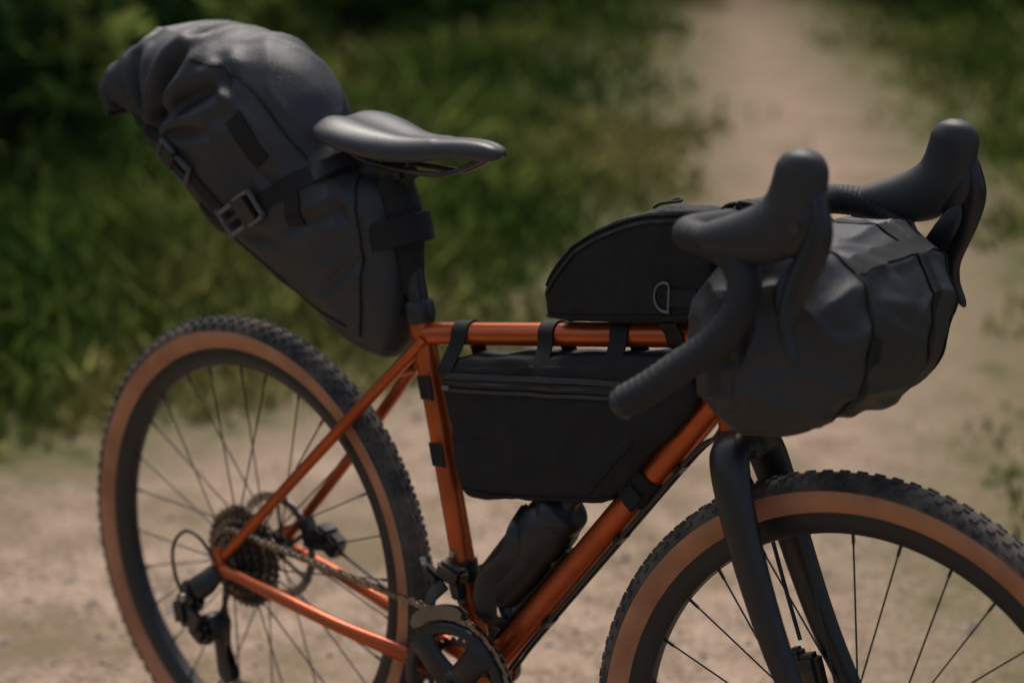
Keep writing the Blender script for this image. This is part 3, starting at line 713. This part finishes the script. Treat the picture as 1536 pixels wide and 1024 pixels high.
M_stone=mat('loose_stone',(.36,.29,.22),.9,0,col2=(.17,.13,.10),nscale=60)
fastmesh('gravel',V,Fq,M_stone)
def foliage_mat(name,c1,c2,c3):
    m,nt,b=newmat(name)
    at=nt.nodes.new('ShaderNodeAttribute');at.attribute_name='val'
    cr_=nt.nodes.new('ShaderNodeValToRGB');cr_.color_ramp.elements[0].color=(*c1,1);cr_.color_ramp.elements[1].color=(*c3,1)
    k=cr_.color_ramp.elements.new(.5);k.color=(*c2,1)
    d=nt.nodes.new('ShaderNodeBsdfDiffuse')
    nt.links.new(at.outputs['Fac'],cr_.inputs[0]);nt.links.new(cr_.outputs[0],d.inputs[0])
    nt.links.new(d.outputs[0],nt.nodes['Material Output'].inputs[0]);nt.nodes.remove(b);return m
M_grass=foliage_mat('grass_blades',(0.050,.090,.016),(0.120,.155,.030),(0.30,.26,.085))
M_leaf=foliage_mat('leaves',(0.024,.050,.012),(0.062,.102,.022),(0.15,.18,.04))
M_leaf2=foliage_mat('tree_leaves',(0.012,.025,.008),(0.03,.05,.012),(0.06,.09,.02))
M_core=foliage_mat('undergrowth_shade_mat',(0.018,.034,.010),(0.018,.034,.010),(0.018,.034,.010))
def pn(x,y,s,seed=0): return np.array([noise.noise(Vector((a*s,b*s,seed))) for a,b in zip(x,y)])
N=90000
r=np.sqrt(rng.uniform(2.2**2,16**2,N));r=np.where(rng.random(N)<.6,rng.uniform(2.3,9,N),r)
ang=rng.uniform(math.radians(90+5),math.radians(90+76),N)
gx=1.83+r*np.cos(ang);gy=-2.03+r*np.sin(ang)
dd=dirt(gx,gy);pnv=pn(gx,gy,1.3);pn2=pn(gx,gy,4.5,9)
pth=np.clip(-(dd+pnv*.45+pn2*.15)/.36,0,1)
keep=rng.random(N)<pth**.8
gx,gy,dd,pnv=gx[keep],gy[keep],dd[keep],pnv[keep];n=len(gx)
h=(.018+.035*rng.random(n)+.20*np.clip(-dd-.2,0,.8))*(.75+.6*np.clip(pnv+.3,0,1))*np.where(rng.random(n)<.05,1.5,1)
a=rng.uniform(0,2*np.pi,n);wd=.003+.003*rng.random(n)+.0013*np.clip(np.hypot(gx-1.8,gy+2)-2.5,0,20)
lx,ly=np.cos(a),np.sin(a);bx_,by_=rng.normal(0,.4,n),rng.normal(0,.4,n)
P0=np.stack([gx-lx*wd,gy-ly*wd,np.zeros(n)-.01],1);P1=np.stack([gx+lx*wd,gy+ly*wd,np.zeros(n)-.01],1)
mx=gx+bx_*h*.35;my=gy+by_*h*.35
P2=np.stack([mx+lx*wd*.8,my+ly*wd*.8,h*.6],1);P3=np.stack([mx-lx*wd*.8,my-ly*wd*.8,h*.6],1)
tx_=gx+bx_*h;ty_=gy+by_*h
P4=np.stack([tx_+lx*wd*.15,ty_+ly*wd*.15,h*.95],1);P5=np.stack([tx_-lx*wd*.15,ty_-ly*wd*.15,h*.95],1)
V=np.stack([P0,P1,P2,P3,P4,P5],1).reshape(-1,3)
i0=np.arange(n)*6;Fq=np.concatenate([np.stack([i0,i0+1,i0+2,i0+3],1),np.stack([i0+3,i0+2,i0+4,i0+5],1)])
val=np.clip(.36+pn(gx,gy,.8,3)*1.1+pn(gx,gy,2.6,7)*.4+rng.normal(0,.12,n)+np.clip(dd+.7,0,.7)*.7,0,1)
fastmesh('grass',V,Fq,M_grass,np.repeat(val,6))
def bushes(name,blobs,nleaf,ls,mat_,zmin=.0):
    B_=np.array(blobs);wts=B_[:,3]**2;wts/=wts.sum();k=rng.choice(len(B_),nleaf,p=wts);b_=B_[k]
    d=rng.normal(size=(nleaf,3));d/=np.linalg.norm(d,axis=1)[:,None];d[:,2]=np.abs(d[:,2])*1.0-.15
    nn_=np.array([noise.noise(Vector(v)) for v in (d*1.8+k[:,None]*3.1)])
    rr=b_[:,3]*(.78+.5*nn_+rng.normal(0,.09,nleaf))
    c=b_[:,:3]+d*rr[:,None]*np.stack([np.ones(nleaf),np.ones(nleaf),b_[:,4]],1);c[:,2]=np.maximum(c[:,2],zmin+.02)
    u=rng.normal(size=(nleaf,3));u/=np.linalg.norm(u,axis=1)[:,None];w=np.cross(u,rng.normal(size=(nleaf,3)));w/=np.linalg.norm(w,axis=1)[:,None]
    s=ls*(.6+.8*rng.random(nleaf))[:,None]
    V=np.stack([c-u*s,c+w*s*.45,c+u*s,c-w*s*.45],1).reshape(-1,3);i0=np.arange(nleaf)*4
    Fq=np.stack([i0,i0+1,i0+2,i0+3],1)
    cl=np.array([noise.noise(Vector(v)*1.7) for v in c])
    val=np.clip(.42+cl*1.0+nn_*.5+rng.normal(0,.12,nleaf),0,1)
    return fastmesh(name,V,Fq,mat_,np.repeat(val,4))
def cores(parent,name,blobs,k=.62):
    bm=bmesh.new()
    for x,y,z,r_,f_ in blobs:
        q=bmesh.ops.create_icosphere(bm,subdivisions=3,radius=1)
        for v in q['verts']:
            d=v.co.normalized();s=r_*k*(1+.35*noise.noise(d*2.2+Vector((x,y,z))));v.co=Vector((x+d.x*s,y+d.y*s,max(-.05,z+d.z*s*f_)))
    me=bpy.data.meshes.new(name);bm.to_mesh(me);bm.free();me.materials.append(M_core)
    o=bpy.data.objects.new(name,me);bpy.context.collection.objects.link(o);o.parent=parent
line=[(-4.3,1.2),(-4.9,2.3),(-5.6,3.6),(-6.2,5.0),(-6.9,6.6),(-7.6,8.3),(-8.4,10.2),(-9.3,12.5)]
bl=[]
for (x0,y0),(x1,y1) in zip(line[:-1],line[1:]):
    for t in(.0,.33,.66):
        x=x0+(x1-x0)*t+random.gauss(0,.22);y=y0+(y1-y0)*t+random.gauss(0,.22);r_=random.uniform(.45,.85)
        bl.append((x,y,.25,r_,random.uniform(.9,1.5)))
        bl.append((x-random.uniform(.6,1.1),y-.1+random.uniform(0,.8),.6,random.uniform(.8,1.2),1.3))
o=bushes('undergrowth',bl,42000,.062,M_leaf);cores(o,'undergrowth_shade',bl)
bl=[]
for i in range(14):
    t=i/13;bl.append((-5.3+6.3*t+random.gauss(0,.2),10.6-1.8*t+random.gauss(0,.3),.3,random.uniform(.5,.95),1.2))
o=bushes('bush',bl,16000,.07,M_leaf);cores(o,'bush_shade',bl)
bl=[]
for i in range(60):
    a=math.radians(60+135*i/59);R_=random.uniform(19,26);bl.append((1.8+R_*math.cos(a),-2+R_*math.sin(a),random.uniform(1.5,4.5),random.uniform(2,3.2),1.2))
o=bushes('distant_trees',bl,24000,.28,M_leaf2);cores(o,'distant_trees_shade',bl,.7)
# ================================================================== LIGHT, CAMERA
w=bpy.data.worlds.new('World');scene.world=w;w.use_nodes=True;nt=w.node_tree
sky=nt.nodes.new('ShaderNodeTexSky');sky.sky_type='NISHITA';sky.sun_disc=False
sun_el,sun_az=math.radians(60),math.radians(-52)
sky.sun_elevation=sun_el;sky.sun_rotation=sun_az;sky.air_density=1.0;sky.dust_density=5.0;sky.ozone_density=.5
bgn=nt.nodes['Background'];nt.links.new(sky.outputs[0],bgn.inputs[0]);bgn.inputs[1].default_value=.15
sd_=bpy.data.lights.new('sun','SUN');sd_.energy=2.4;sd_.angle=math.radians(18);sd_.color=(1,.96,.91)
so=bpy.data.objects.new('sun',sd_);bpy.context.collection.objects.link(so)
dirv=Vector((math.sin(sun_az)*math.cos(sun_el),math.cos(sun_az)*math.cos(sun_el),math.sin(sun_el)))
so.rotation_euler=dirv.to_track_quat('Z','Y').to_euler();so.location=dirv*10
a=math.radians(41.431);b_=math.radians(-14.833);r_=math.radians(1.016)
fw=Vector((-math.sin(a)*math.cos(b_),math.cos(a)*math.cos(b_),math.sin(b_)));rt0=Vector((math.cos(a),math.sin(a),0));up0=rt0.cross(fw)
rt=rt0*math.cos(r_)+up0*math.sin(r_);up=-rt0*math.sin(r_)+up0*math.cos(r_)
Mx=Matrix((rt,up,-fw)).transposed().to_4x4();Mx.translation=Vector((1.8273,-2.0257,1.1756+LIFT))
cd=bpy.data.cameras.new('camera');cd.sensor_width=36;cd.lens=3361.266/1536*36;cd.clip_end=500;cd.clip_start=.05
cd.dof.use_dof=True;cd.dof.focus_distance=2.66;cd.dof.aperture_fstop=2.4
co=bpy.data.objects.new('camera',cd);bpy.context.collection.objects.link(co);co.matrix_world=Mx;scene.camera=co
scene.view_settings.view_transform='Standard';scene.view_settings.look='None';scene.view_settings.exposure=0
